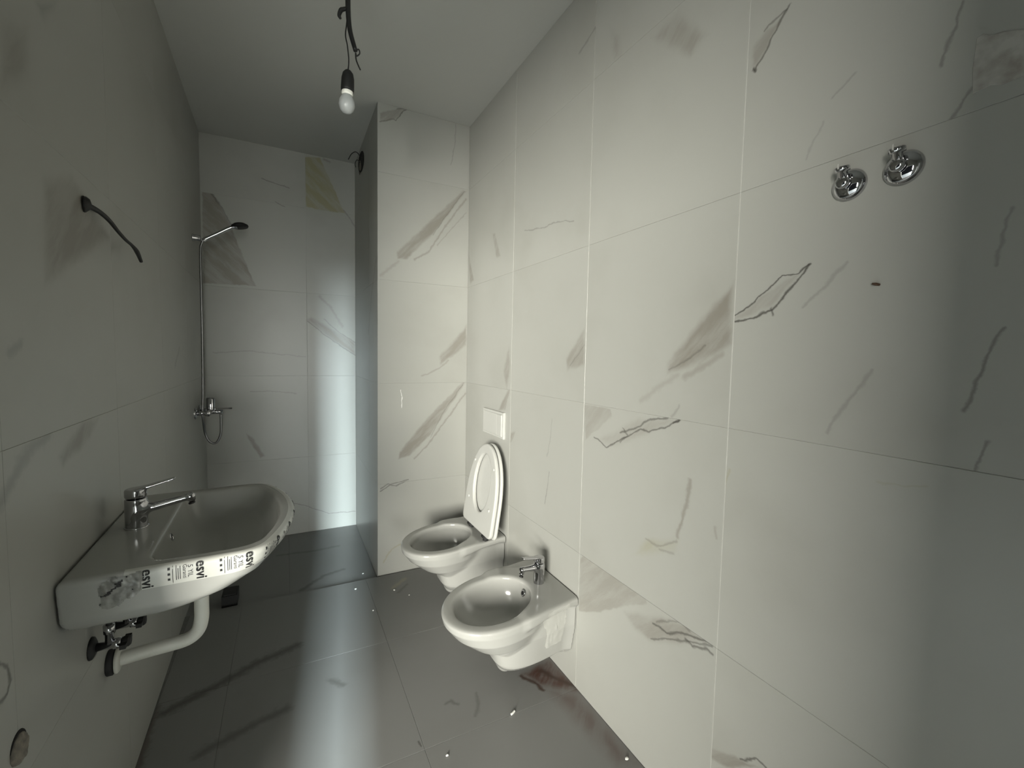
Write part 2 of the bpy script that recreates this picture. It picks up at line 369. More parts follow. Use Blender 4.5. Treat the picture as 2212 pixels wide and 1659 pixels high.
# signed fields -> smooth meshes (surface nets), for glazed ware and taps
def smin(a, b, k):
    h = np.clip(0.5+0.5*(b-a)/k, 0, 1); return b+(a-b)*h-k*h*(1-h)
def smax(a, b, k): return -smin(-a, -b, k)
def interp(x, xs, ys): return np.interp(x, xs, ys)
def gradient(f, P, e=4e-4):
    g = np.zeros_like(P)
    for i in range(3):
        d = np.zeros(3); d[i] = e; g[:, i] = (f(*(P+d).T)-f(*(P-d).T))/(2*e)
    return g
def project(f, P, off=0.0, it=4):
    P = np.array(P, float)
    for _ in range(it):
        g = gradient(f, P); v = f(*P.T)-off
        P -= np.clip(v/np.maximum((g*g).sum(1), 0.05), -0.02, 0.02)[:, None]*g
    return P
def field_mesh(f, lo, hi, h):
    lo = np.array(lo, float); n = np.ceil((np.array(hi)-lo)/h).astype(int)+1
    ax = [lo[i]+h*np.arange(n[i]) for i in range(3)]
    G = f(*np.meshgrid(*ax, indexing='ij')); s = G < 0
    c = [s[i:n[0]-1+i, j:n[1]-1+j, k:n[2]-1+k] for i in (0, 1) for j in (0, 1) for k in (0, 1)]
    cnt = sum(q.astype(int) for q in c); act = (cnt > 0) & (cnt < 8)
    idx = -np.ones(act.shape, int); ii = np.argwhere(act); idx[act] = np.arange(len(ii))
    acc = np.zeros((len(ii), 3)); num = np.zeros(len(ii))
    off = [(i, j, k) for i in (0, 1) for j in (0, 1) for k in (0, 1)]
    for a in range(8):
        for b in range(a+1, 8):
            if sum(abs(x-y) for x, y in zip(off[a], off[b])) != 1: continue
            pa, pb = ii+off[a], ii+off[b]; va, vb = G[tuple(pa.T)], G[tuple(pb.T)]
            x = (va < 0) != (vb < 0); t = np.where(x, va/np.where(x, va-vb, 1), 0)
            acc += np.where(x[:, None], pa+(pb-pa)*t[:, None], 0); num += x
    V = lo+acc/num[:, None]*h
    V = project(f, V, 0.0, 2)
    Fc = []
    for d in range(3):
        e = [(1, 0, 0), (0, 1, 0), (0, 0, 1)]; u, v = e[(d+1) % 3], e[(d+2) % 3]
        A = s[:n[0]-1, :n[1]-1, :n[2]-1]; sl = [slice(0, n[i]-1) for i in range(3)]; sl[d] = slice(1, n[d])
        Bq = s[tuple(sl)]; x = np.argwhere(A != Bq)
        x = x[(x[:, (d+1) % 3] > 0) & (x[:, (d+2) % 3] > 0)]
        q = np.stack([idx[tuple((x).T)], idx[tuple((x-u).T)], idx[tuple((x-u-np.array(v)).T)], idx[tuple((x-v).T)]], 1)
        fl = A[tuple(x.T)]; q[~fl] = q[~fl][:, ::-1]
        Fc.append(q[(q >= 0).all(1)])
    return V, np.concatenate(Fc)
def field_obj(name, f, lo, hi, h, m, parent=None, tf=None):
    V, Fc = field_mesh(f, lo, hi, h)
    if tf is not None: V = tf(V)
    return link_mesh(name, V, Fc, m, parent)

# ------------------------------------------------------------------ room: tiled surfaces
WALL_BASE = (0.37, 0.37, 0.344); FLOOR_BASE = (0.17, 0.17, 0.164)
_tile_mesh = {}
def tile_mesh(w_, h_, axes, face):
    """thin slab with a chamfered front; axes = in-plane axes, face = sign of the outward normal on the third axis"""
    key = (round(w_, 4), round(h_, 4), axes, face)
    if key in _tile_mesh: return _tile_mesh[key]
    n = ({0, 1, 2}-set(axes)).pop(); V = []
    for (ins, dep) in ((0.0, -0.004), (0.0, -0.0007), (0.0007, 0.0)):
        for sx, sy in ((-1, -1), (1, -1), (1, 1), (-1, 1)):
            p = [0, 0, 0]; p[axes[0]] = sx*(w_/2-ins); p[axes[1]] = sy*(h_/2-ins); p[n] = face*dep; V.append(p)
    Fc = [(8, 9, 10, 11)]
    for k in (0, 4):
        for i in range(4): Fc.append((k+i, k+(i+1) % 4, k+4+(i+1) % 4, k+4+i))
    me = bpy.data.meshes.new('tile'); me.from_pydata(V, [], Fc)
    bm = bmesh.new(); bm.from_mesh(me); bmesh.ops.recalc_face_normals(bm, faces=bm.faces)
    top = max(bm.faces, key=lambda q: q.calc_area())
    if top.normal[n]*face < 0: bmesh.ops.reverse_faces(bm, faces=bm.faces)
    bm.to_mesh(me); bm.free(); me.materials.append(None)
    _tile_mesh[key] = me; return me
_n = [0]
def tile_surface(parent, surf, axes, face, depth, us, vs, base, rough, gap=0.0012, gap_v=None):
    gap_v = gap if gap_v is None else gap_v
    n = ({0, 1, 2}-set(axes)).pop()
    for i in range(len(us)-1):
        for j in range(len(vs)-1):
            u0, u1, v0, v1 = us[i], us[i+1], vs[j], vs[j+1]; c = ((u0+u1)/2, (v0+v1)/2); vs_ = []
            for q in VEINS:
                if q[0] != surf: continue
                a = [p[0] for p in q[5]]; b = [p[1] for p in q[5]]
                if q[1] == 'P' and surf != 'floor':
                    if u0 <= sum(a)/len(a) < u1 and v0 <= sum(b)/len(b) < v1: vs_.append(q)
                elif max(a) > u0+0.006 and min(a) < u1-0.006 and max(b) > v0+0.006 and min(b) < v1-0.006: vs_.append(q)
            _n[0] += 1
            m = tile_material('%s tile print' % surf, axes, c, vs_, base, _n[0] % 37, rough, surf)
            o = bpy.data.objects.new('tile', tile_mesh(u1-u0-gap, v1-v0-gap_v, axes, face)); COL.objects.link(o)
            o.material_slots[0].link = 'OBJECT'; o.material_slots[0].material = m
            loc = [0, 0, 0]; loc[axes[0]], loc[axes[1]], loc[n] = c[0], c[1], depth; o.location = loc
            o.parent = parent
T = 0.0018                                                       # grout lies this far behind the tile face
YF = -1.25
def cols(a, b, start, step):
    c = [start]
    while c[-1]-step > a+0.02: c.append(c[-1]-step)
    return sorted(c+[a]) if c[-1] > a else sorted(c)
wr = struct(link_mesh('wall_right', *box((XR+T, YF, 0), (XR+0.12, YP+0.02, H)), M_grout, smooth=False))
tile_surface(wr, 'right', (1, 2), -1, XR, cols(YF, YP, YP, 0.6013), ZJ, WALL_BASE, 0.34, 0.0016, 0.0005)
wf = struct(link_mesh('wall_far', *box((XP+0.003, YP+T, 0), (XR+0.1, YB-0.3, H)), M_grout_tone, smooth=False))
tile_surface(wf, 'far', (0, 2), -1, YP, [XP, XR], ZJ, WALL_BASE, 0.34, 0.0003)
ws = struct(link_mesh('wall_niche', *box((XP+T, YP+0.003, -0.03), (XR+0.1, YB+0.05, H)), M_grout_tone, smooth=False))
tile_surface(ws, 'side', (1, 2), -1, XP, [YP, 2.809, YB], [-0.02]+ZJ[1:], WALL_BASE, 0.34, 0.0003)
wb = struct(link_mesh('wall_back', *box((-0.62, YB+T, -0.03), (XP+0.05, YB+0.12, H)), M_grout_tone, smooth=False))
tile_surface(wb, 'back', (0, 2), -1, YB, [-0.4705, 0.131, XP], [-0.02]+ZJ[1:], WALL_BASE, 0.34, 0.0003)
wl = struct(link_mesh('wall_left', *box((-0.12, 0.80, -0.03), (-T, YB+0.03, H)), M_grout_tone, smooth=False))
wl.location = (XL0, 0, 0); wl.rotation_euler = (0, 0, -math.atan(SL))
tile_surface(wl, 'left', (1, 2), 1, 0.0, cols(0.80, YB, YB+0.0003, 0.6013), ZJ, WALL_BASE, 0.34, 0.0003)
struct(link_mesh('shade_lintel', *box((XL0-0.14, -0.62, 1.84), (XL0-0.03, 0.799, H)), M_paint, smooth=False))  # added unseen lintel, fades the light towards the top of the right wall
struct(link_mesh('shade_jamb', *box((-0.56, -1.25, 0), (-0.46, -0.59, H)), M_paint, smooth=False))  # added unseen jamb, shades the right wall near the camera
fv, ff = join(box((-0.62, -1.37, 0), (-0.275, -1.25, H)), box((-0.275, -1.37, 1.52), (-0.165, -1.25, H)), box((-0.165, -1.37, 0), (-0.06, -1.25, H)), box((-0.06, -1.37, 2.0), (0.34, -1.25, H)), box((0.34, -1.37, 0), (XR+0.15, -1.25, H)))  # unseen wall; slit and opening are placed to shape the lamps' light
struct(link_mesh('wall_front', fv, ff, M_paint, smooth=False))
wv, wfc = box((-0.015, -6.2, -0.03), (0.015, -1.37, 6.2)); wv = [(p[0]-0.14+0.10*(p[1]+1.37), p[1], p[2]) for p in wv]
struct(link_mesh('light_divider', wv, wfc, M_paint, smooth=False))  # added unseen divider, blocks the window light from the wider opening
struct(link_mesh('ceiling', *box((-2.4, -1.37, H), (XR+0.15, YB+0.12, H+0.1)), M_paint, smooth=False))
fl = struct(link_mesh('floor', *join(box((-2.4, -6.2, -0.15), (XR+0.15, 2.516, -T)), box((-0.65, 2.516, -0.15), (XR+0.15, YB+0.12, -0.03))), M_grout_dark, smooth=False))
YT = 2.516
tile_surface(fl, 'floor', (0, 1), 1, 0.0, [-0.43, -0.215, 0.385, XR], cols(YF, YT, YT, 0.6), FLOOR_BASE, 0.42, 0.0007)
tile_surface(fl, 'floor', (0, 1), 1, -0.014, [-0.48, 0.0, XP], [2.524, YB], FLOOR_BASE, 0.42, 0.0007)

# ------------------------------------------------------------------ taps (used on the washbasin and the bidet)
def make_tap(parent, loc, ang, hb, zs0, zs1, Ls, Ll, zl, noz, r=0.0225):
    """single-lever mixer: body with spout, lever, dark aerator"""
    def body(a, b, z):
        c = smax(np.sqrt(a*a+b*b)-r, np.maximum(z-hb, -z), 0.004)
        t = np.clip(a/Ls, 0, 1); zc = zs0+(zs1-zs0)*t; ry = 0.0165-0.005*t; rz = 0.0135-0.0045*t
        da = np.maximum(a-Ls, 0)+np.minimum(a, 0)
        s = (np.sqrt((b/ry)**2+((z-zc)/rz)**2+(da/rz)**2)-1)*rz
        hz = np.clip((z-(zs1-noz))/noz, 0, 1); ax = Ls+0.004*(1-hz)-0.004
        n = np.sqrt((a-ax)**2+b*b+(z-(zs1-noz+hz*noz))**2)-0.0095
        return smin(smin(c, s, 0.014), n, 0.006)
    def lever(a, b, z):
        c = smax(np.sqrt(a*a+b*b)-r*0.99, np.maximum(z-(hb+0.026), hb+0.0015-z), 0.007)
        t = np.clip(a/Ll, 0, 1); zc = hb+0.021+(zl-hb-0.021)*t
        p = smax(smax(np.abs(b)-(0.0135-0.004*t), np.abs(z-zc)-(0.0045-0.002*t), 0.003), np.maximum(a-Ll, -a), 0.004)
        return smin(c, p, 0.006)
    def tf(V):
        V = V.copy(); a, b = V[:, 0].copy(), V[:, 1].copy(); ca, sa = math.cos(ang), math.sin(ang)
        V[:, 0] = a*ca-b*sa; V[:, 1] = a*sa+b*ca; return V
    lo, hi = (-0.03, -0.03, -0.004), (max(Ls, Ll)+0.02, 0.03, max(zl, hb+0.03)+0.012)
    t = field_obj('tap', body, lo, hi, 0.0022, M_chrome, parent, tf); t.location = loc
    field_obj('lever', lever, (-0.03, -0.03, hb-0.006), hi, 0.0018, M_chrome, t, tf)
    v, f = lathe([(0.006, 0), (0.008, 0.001), (0.008, 0.004), (0.0075, 0.005)], tuple(tf(np.array([[Ls, 0, zs1-noz-0.0085]]))[0]), (0.25*math.cos(ang), 0.25*math.sin(ang), -1), 16)
    link_mesh('aerator', v, f, M_black, t)
    v, f = lathe([(r+0.0025, 0), (r+0.0025, 0.003), (r, 0.0045)], (0, 0, 0), (0, 0, 1)); link_mesh('base_ring', v, f, M_chrome, t)
    return t
def ring(name, parent, loc, axis, R_, r_, m, hole=M_hole):
    prof = [(R_, 0), (R_, 0.0015), (R_*0.9, 0.003), (r_*1.1, 0.003), (r_, 0.0015)]
    v, f = lathe(prof, loc, axis, 24); o = link_mesh(name, v, f, m, parent)
    v, f = lathe([(r_, 0.0016), (r_*0.98, 0.0019)], loc, axis, 24); link_mesh('hole', v, f, hole, o)
    return o

# ------------------------------------------------------------------ washbasin on the left wall
BW = 0.306
basin = thing('washbasin', 'white ceramic wall-hung washbasin with rounded front, on the dark left wall', 'washbasin',
              (XL0+SL*1.461+0.0015, 1.461, 0.815))
basin.rotation_euler = (0, 0, 0.028)
def basin_solid(u, v, z):
    h = np.maximum(-z, 0)
    q = interp(h, [0, .03, .06, .09, .13], [0, .010, .036, .09, .19]); r = interp(h, [0, .03, .09, .13], [0, .002, .012, .030])
    o = smax((u-(0.441-q-0.85*v*v))*0.86, np.abs(v)-(BW-r), 0.045)
    s = smax(smax(o, -u, 0.004), z, 0.014)
    return smax(s, h-0.130, 0.045)
def basin_f(u, v, z):
    h = np.maximum(-z, 0); e = interp(h, [0, .1], [0, .03])
    q = interp(h, [0, .03, .06, .09], [0, .012, .045, .115])
    c = smax(smax(0.135+e-u, np.abs(v)-(0.263-e), 0.05), (u-(0.402-0.85*v*v-q))*0.86, 0.05)
    c = smax(c, h-0.097, 0.05)
    return smax(basin_solid(u, v, z), -c, 0.009)
field_obj('bowl', basin_f, (-0.008, -0.325, -0.145), (0.46, 0.325, 0.012), 0.0042, M_ceramic, basin)
make_tap(basin, (0.066, -0.012, -0.001), 0.06, 0.078, 0.044, 0.066, 0.118, 0.084, 0.121, 0.008, 0.0235)
ring('overflow_ring', basin, (0.1425, -0.045, -0.030), (1, 0, 0.28), 0.0115, 0.007, M_chrome)
# packing tape along the rim edge: path = rim outline by arc length, measured from the wall end of the near side
th = np.radians(np.linspace(-123, 112, 480)); path = []
for t in th:
    a, b = 0.0, 0.7
    for _ in range(40):
        mth = (a+b)/2; x = basin_solid(np.array([0.2+mth*math.cos(t)]), np.array([mth*math.sin(t)]), np.array([-0.02]))[0]
        a, b = (mth, b) if x < 0 else (a, mth)
    path.append((0.2+a*math.cos(t), a*math.sin(t)))
path = np.array(path); sl_ = np.r_[0, np.cumsum(np.hypot(*np.diff(path, axis=0).T))]
def skin(S, Tt, off):
    """points on the rim skin: S along the outline, Tt down the side (negative = inwards over the top)"""
    S, Tt = np.asarray(S, float), np.asarray(Tt, float)
    u, v = np.interp(S, sl_, path[:, 0]), np.interp(S, sl_, path[:, 1])
    u2, v2 = np.interp(S+0.002, sl_, path[:, 0]), np.interp(S+0.002, sl_, path[:, 1])
    u1, v1 = np.interp(S-0.002, sl_, path[:, 0]), np.interp(S-0.002, sl_, path[:, 1])
    tx, ty = u2-u1, v2-v1; l = np.hypot(tx, ty)+1e-9; ix, iy = -ty/l, tx/l
    ins = np.maximum(-Tt, 0); P = np.stack([u+ix*ins, v+iy*ins, -np.maximum(Tt, 0)], 1)
    return project(basin_f, P, off, 5)
def band(s0, s1, t0, t1, ns, nt_, off):
    S, Tt = np.meshgrid(np.linspace(s0, s1, ns), np.linspace(t0, t1, nt_), indexing='ij')
    V = skin(S.ravel(), Tt.ravel(), off); Fc = [(i*nt_+j, (i+1)*nt_+j, (i+1)*nt_+j+1, i*nt_+j+1) for i in range(ns-1) for j in range(nt_-1)]
    return V, Fc
S0 = float(np.interp(0.085, path[:240, 0], sl_[:240])) if path[0, 0] < 0.085 else 0.0
near = path[:, 1] < -0.2
def s_at(u): return float(np.interp(u, path[near][:, 0], sl_[near]))
S_END = float(sl_[-1])-0.10
v, f = band(s_at(0.105), S_END, -0.013, 0.046, 150, 12, 0.0006)
tape = link_mesh('packing_tape', v, f, M_tape, basin); tape['label'] = 'white tape printed in black along the rim'
def text_mesh(txt, size):
    c = bpy.data.curves.new('print', 'FONT'); c.body = txt; c.size = size; c.resolution_u = 3
    o = bpy.data.objects.new('print', c); COL.objects.link(o)
    me = bpy.data.meshes.new_from_object(o.evaluated_get(bpy.context.evaluated_depsgraph_get()))
    V = np.array([p.co[:2] for p in me.vertices]).reshape(-1, 2); Fc = [tuple(p.vertices) for p in me.polygons]
    bpy.data.objects.remove(o); bpy.data.curves.remove(c); bpy.data.meshes.remove(me)
    return V, Fc
PV, PF = [], []
def stamp(V2, Fc, s, t):
    n = sum(len(q) for q in PV)
    PV.append(np.stack([s+V2[:, 1], t+V2[:, 0]], 1)); PF.extend(tuple(i+n for i in q) for q in Fc)
def bar(s, t, w_, l):                       # a dash of small print, l long down the tape
    V2 = np.array([(k*l/4, y) for k in range(5) for y in (0, w_)]); stamp(V2, [(2*k, 2*k+2, 2*k+3, 2*k+1) for k in range(4)], s, t)
bold = text_mesh('esvi', 0.0285); yil = text_mesh('5 YIL', 0.0135); gar = text_mesh('Garanti', 0.0105)
def fat(V2, Fc): return [(V2+np.array(d), Fc) for d in ((0, 0), (0.0012, 0), (0, 0.0012), (0.0012, 0.0012))]
s_first = s_at(0.139); step = s_at(0.234)-s_at(0.139); k = 0
while s_first+k*step < S_END-0.01:
    s = s_first+k*step
    for a in fat(*bold): stamp(*a, s-0.005, 0.0005)
    if s-0.02 > s_at(0.105): stamp(*yil, s-0.020, 0.006); 
    if k:
        stamp(*gar, s-0.029, 0.004)
        for ds, l, t0 in ((-0.0345, .030, .006), (-0.038, .026, .010), (-0.0415, .034, .003)): bar(s+ds, t0, 0.0012, l)
        bar(s-0.0475, 0.002, 0.0009, 0.040)
        for t0 in (0.006, 0.018, 0.030): bar(s-0.056, t0, 0.0045, 0.0055)
    k += 1
P2 = np.concatenate(PV); V = skin(P2[:, 0], P2[:, 1], 0.0011)
tp = link_mesh('tape_print', V, PF, M_ink, tape, smooth=False); tp['label'] = 'black lettering on the tape'; tp['kind'] = 'stuff'
# the torn, crumpled tape end
nS, nT = 34, 30; S, Tt = np.meshgrid(np.linspace(s_at(0.048), s_at(0.136), nS), np.linspace(0.0, 0.072, nT), indexing='ij')
V = skin(S.ravel(), Tt.ravel(), 0.001)
g = gradient(basin_f, V); g /= np.linalg.norm(g, axis=1)[:, None]
amp = np.array([abs(noise.noise(Vector((p[0]*45+3, p[2]*45, 1.0))))*0.011+abs(noise.noise(Vector((p[0]*120, p[2]*120, 4.0))))*0.003 for p in V])
rag = np.array([noise.noise(Vector((p[0]*30, p[2]*30, 9.0))) for p in V]).reshape(nS, nT)
V = V+g*amp[:, None]; X, Y = np.meshgrid(np.linspace(-1, 1, nS-1), np.linspace(-1, 1, nT-1), indexing='ij')
keep = (np.abs(X+0.55*Y-0.1)**2*1.3+Y**2*0.9+1.25*rag[:-1, :-1]) < 0.95
Fc = [(i*nT+j, (i+1)*nT+j, (i+1)*nT+j+1, i*nT+j+1) for i in range(nS-1) for j in range(nT-1) if keep[i, j]]
ct = link_mesh('crumpled_tape', V, Fc, M_film, basin); ct['label'] = 'crumpled grey end of the tape'
sp_ = [(i*nT+j, (i+1)*nT+j, (i+1)*nT+j+1, i*nT+j+1) for i in range(nS-1) for j in range(nT-1)
       if keep[i, j] and (noise.noise(Vector((i*0.9, j*0.45, 2.0))) > 0.60 or abs((j/nT)*0.9+(i/nS)*0.9-0.70+0.15*noise.noise(Vector((j*0.25, 0, 5)))) < 0.045 and i < 21)]
link_mesh('smeared_print', V+g*0.0008, sp_, M_ink, ct, smooth=False)['kind'] = 'stuff'

# waste pipe and the two valves below the basin
wp = thing('waste_pipe', 'white plastic waste pipe bent from under the washbasin into the left wall', 'pipe', (-0.222, 1.46, 0.47))
v, f = tube([(0, 0, 0.2165), (0, 0, 0.10), (-0.001, 0, 0.055), (-0.010, 0, 0.022), (-0.032, 0, 0.004), (-0.065, 0, -0.001), (-0.12, -0.004, -0.002), (-0.192, -0.012, -0.004)], 0.0178, 20)
link_mesh('pipe', v, f, M_pvc, wp)
v, f = lathe([(0.019, 0), (0.030, 0.002), (0.031, 0.006), (0.027, 0.010), (0.018, 0.013)], (-0.188, -0.0115, -0.006), (1, 0.06, 0)); link_mesh('wall_collar', v, f, M_pvc, wp)
v, f = lathe([(0.030, 0), (0.032, 0.003), (0.032, 0.013), (0.028, 0.015)], (-0.2035, -0.0125, -0.0065), (1, 0.06, 0)); link_mesh('rubber_sleeve', v, f, M_rubber, wp)
for q, (y, z, lab) in enumerate(((1.335, 0.572, 'dark chrome angle valve under the washbasin, the one nearer the camera'),
                                 (1.475, 0.545, 'dark chrome angle valve under the washbasin, beside the waste pipe'))):
    av = thing('angle_valve', lab, 'valve', (XL0+SL*y+0.0005, y, z), 'angle valves below the washbasin')
    v, f = lathe([(0.026, 0), (0.025, 0.004), (0.016, 0.009), (0.010, 0.010)], (0, 0, 0), (1, 0, 0)); link_mesh('rosette', v, f, M_black, av)
    v, f = join(lathe([(0.0095, 0.008), (0.0095, 0.040), (0.012, 0.042), (0.012, 0.056)], (0, 0, 0), (1, 0, 0)),
                lathe([(0.0085, 0.0), (0.0085, 0.030), (0.011, 0.031), (0.011, 0.050)], (0.034, 0, 0), (0, 0, 1)))
    link_mesh('body', v, f, M_chrome, av)
    v, f = join(lathe([(0.010, 0), (0.0125, 0.004), (0.0125, 0.014), (0.009, 0.018)], (0.056, 0, 0), (1, 0, 0)), box((0.058, -0.026, -0.005), (0.070, 0.026, 0.005)))
    link_mesh('handle', v, f, M_black, av, smooth=False)
    v, f = tube([(0.034, 0, 0.045), (0.036, 0.0, 0.075), (0.048, 0.004, 0.10), (0.052, 0.006, 0.115)], 0.006, 10, 6, 0.06); link_mesh('flexible_hose', v, f, M_rubber, av)

# ------------------------------------------------------------------ bidet and toilet on the right wall
SKEW, RIM = -0.19, 0.366
def pan_outer(u, v, z, lip):
    """rim plate + bowl + trap housing, softly joined"""
    t = np.maximum(u-.15, 0)/.359; plate = (np.sqrt(t**2.3+(np.abs(v)/.187)**2)-1)*.13
    plate = smax(smax(plate, z-RIM, 0.012), RIM-.030-z, 0.012); plate = smax(plate, u-.25, 0.03)
    zs = [.15, .18, .215, .25, .30, .338, RIM]
    a = interp(z, zs, [.02, .12, .205, .265, .324, .352, .358]); wd = interp(z, zs, [.02, .08, .118, .152, .178, .1855, .187])
    ua = np.where(u > .27, (u-.27)/np.maximum(a-.12, .01), (.27-u)/np.maximum(a*.62, .01))
    bowl = (np.sqrt(ua**2.2+(np.abs(v)/wd)**2)-1)*np.minimum(wd, 0.12)
    bowl = smax(smax(bowl, z-RIM, 0.012), 0.17-z, 0.03)
    hw = interp(z, [.09, .14, .25, RIM], [.085, .136, .158, .158])+.018*np.clip(1-u/.05, 0, 1)**2; uf = interp(z, [.09, .15, .25], [.27, .31, .34])
    gb = ((np.maximum(u, 0)/uf)**3.4+(np.abs(v)/hw)**3.4)**(1/3.4)
    body = smax((gb-1)*0.13, np.maximum(0.088-z, z-RIM+0.012), 0.035)
    s = smin(smin(bowl, body, 0.010), plate, 0.024)
    s = smin(s, np.sqrt((u-0.235)**2+v*v+(z-0.105)**2*0.8)-0.040, 0.02)
    return smax(s, -u, 0.003)
def cavity(u, v, z, D, undercut):
    h = np.maximum(RIM-z, 0); kx = 1+undercut*np.clip((h-0.018)/0.02, 0, 1)
    uc = .30-.30*h; sh = 1-1.1*h
    g2 = (((u-uc)/(.163*kx*sh))**2+(v/(.137*kx*sh))**2)**1.25+(h/D)**2.5
    return (g2**0.4-1)*0.12
def bidet_f(u, v, z): return smax(pan_outer(u, v, z, 0.0), -cavity(u, v, z, .125, 0.0), 0.014)
def toilet_f(u, v, z): return smax(pan_outer(u, v, z, 0.008), -cavity(u, v, z, .17, 0.04), 0.010)
GAP = 0.004
def pan_tf(V):
    V = np.asarray(V); return np.stack([-(V[:, 0]+GAP), V[:, 1]+SKEW*V[:, 0], V[:, 2]], 1)
bidet = thing('bidet', 'white wall-hung bidet with chrome tap, in front of the toilet on the right wall', 'bidet', (XR, 1.505, 0))
field_obj('bowl', bidet_f, (-0.008, -0.2, 0.05), (0.535, 0.2, 0.375), 0.0042, M_ceramic, bidet, pan_tf)
make_tap(bidet, (-0.0895, -0.034, RIM-0.001), math.pi+0.14, 0.088, 0.072, 0.083, 0.088, 0.085, 0.127, 0.016, 0.0215)
ring('overflow_ring', bidet, tuple(pan_tf([(0.1475, 0.010, 0.333)])[0]), (-1, -0.1, 0.35), 0.013, 0.007, M_chrome)
v, f = box((-0.0035, -0.150, 0.20), (0.0, 0.150, 0.355)); link_mesh('gap_filler', v, f, M_rubber, bidet, smooth=False)  # added dark strip filling the shaded gap behind the bidet
# clear packing tape left on its near flank
US, ZS = np.meshgrid(np.linspace(0.045, 0.165, 26), np.linspace(0.185, 0.354, 24), indexing='ij')
lean = (0.354-ZS)/0.17; UU = US-0.02*lean+0.012*np.sin(ZS*40)*lean*(US > 0.1)
V = project(bidet_f, np.stack([UU.ravel(), np.full(UU.size, -0.178), ZS.ravel()], 1), 0.0008, 6)
g = gradient(bidet_f, V); g /= np.linalg.norm(g, axis=1)[:, None]
V = V+g*np.array([abs(noise.noise(Vector((p[0]*60, p[2]*28, 3.0))))*0.005 for p in V])[:, None]
Fc = [(i*24+j, (i+1)*24+j, (i+1)*24+j+1, i*24+j+1) for i in range(25) for j in range(23) if (i > (22-j)*0.35-2) and i < 24-0.25*abs(j-16)]
link_mesh('packing_tape', pan_tf(V), Fc, M_clear, bidet)['label'] = 'wrinkled clear tape on the near side'

toilet = thing('toilet', 'white wall-hung toilet with raised seat and lid, beside the tiled pier', 'toilet', (XR, 2.130, 0))
field_obj('bowl', toilet_f, (-0.008, -0.2, 0.05), (0.535, 0.2, 0.375), 0.0046, M_ceramic, toilet, pan_tf)
v, f = lathe([(0.050, 0), (0.050, 0.0015)], tuple(pan_tf([(0.245, 0.0, 0.212)])[0]), (0, 0, 1), 40); link_mesh('water', v, f, M_water, toilet)
v, f = box((-0.0035, -0.150, 0.20), (0.0, 0.150, 0.355)); link_mesh('gap_filler', v, f, M_rubber, toilet, smooth=False)  # same added dark strip in the shaded gap behind the toilet
TI = math.radians(8.5); PU = np.array([math.sin(TI), 0, math.cos(TI)]); PN = np.array([-math.cos(TI), 0, math.sin(TI)]); PL = np.array([0, 1.0, 0])
PO = np.array([0.889-XR, 2.036-2.130, 0.392])
def plate_tf(V): return PO+V[:, :1]*PU+V[:, 1:2]*PL+V[:, 2:]*PN
def outline_d(p, q, grow):
    t = np.maximum(p-.13, 0)/(.305+grow); d = (np.sqrt(t**2.2+(np.abs(q)/(.180+grow))**2.0)-1)*0.17
    return smax(d, -p-grow, 0.03)
def lid_f(p, q, n): return smax(outline_d(p, q, 0.004), np.abs(n-0.008)-0.008, 0.008)
def seat_f(p, q, n):
    o = smax(outline_d(p, q, 0.0), np.abs(n-0.031)-0.0105, 0.008)
    hole = (np.sqrt(((p-.235)/.148)**2+(q/.098)**2)-1)*0.098
    return smax(o, -hole, 0.008)
field_obj('lid', lid_f, (-0.02, -0.2, -0.006), (0.46, 0.2, 0.022), 0.0032, M_plastic, toilet, plate_tf)
seat = field_obj('seat', seat_f, (-0.02, -0.2, 0.014), (0.46, 0.2, 0.048), 0.0032, M_plastic, toilet, plate_tf)
for p, q in ((0.13, 0.13), (0.13, -0.13), (0.33, 0.118), (0.33, -0.118)):
    v, f = lathe([(0.008, 0), (0.008, 0.004), (0.005, 0.006)], tuple(plate_tf(np.array([[p, q, 0.0405]]))[0]), tuple(PN), 12); link_mesh('buffer', v, f, M_plastic, seat)
for q in (0.095, -0.095):
    v, f = join(lathe([(0.0105, 0), (0.0105, 0.05)], tuple(PO+np.array([-0.024, q-0.025, -0.010])), (0, 1, 0), 16),
                lathe([(0.014, 0), (0.014, 0.003), (0.009, 0.005), (0.009, 0.020)], (PO[0]-0.024, PO[1]+q, RIM), (0, 0, 1), 16))
    link_mesh('hinge', v, f, M_rubber, toilet)

fp = thing('flush_plate', 'white dual flush plate on the right wall above the toilet', 'flush plate', (XR-0.0003, 2.1095, 0.9240))
def rbox(y0, y1, z0, z1, d0, d1, ch=0.002):
    V = []
    for (i, d) in ((0, d0), (0, d1-ch), (ch, d1)): V += [(-d, y0+i, z0+i), (-d, y1-i, z0+i), (-d, y1-i, z1-i), (-d, y0+i, z1-i)]
    Fc = [(0, 3, 2, 1), (8, 9, 10, 11)]
    for k in (0, 4): Fc += [(k+i, k+(i+1) % 4, k+4+(i+1) % 4, k+4+i) for i in range(4)]
    return V, Fc
v, f = rbox(-0.1285, 0.1285, -0.068, 0.068, 0, 0.011); link_mesh('frame', v, f, M_plastic, fp, smooth=False)
for y0, y1, d in ((-0.055, 0.116, 0.014), (-0.116, -0.061, 0.018)):
    v, f = rbox(y0, y1, -0.056, 0.056, 0.0115, d); link_mesh('button', v, f, M_plastic, fp, smooth=False)

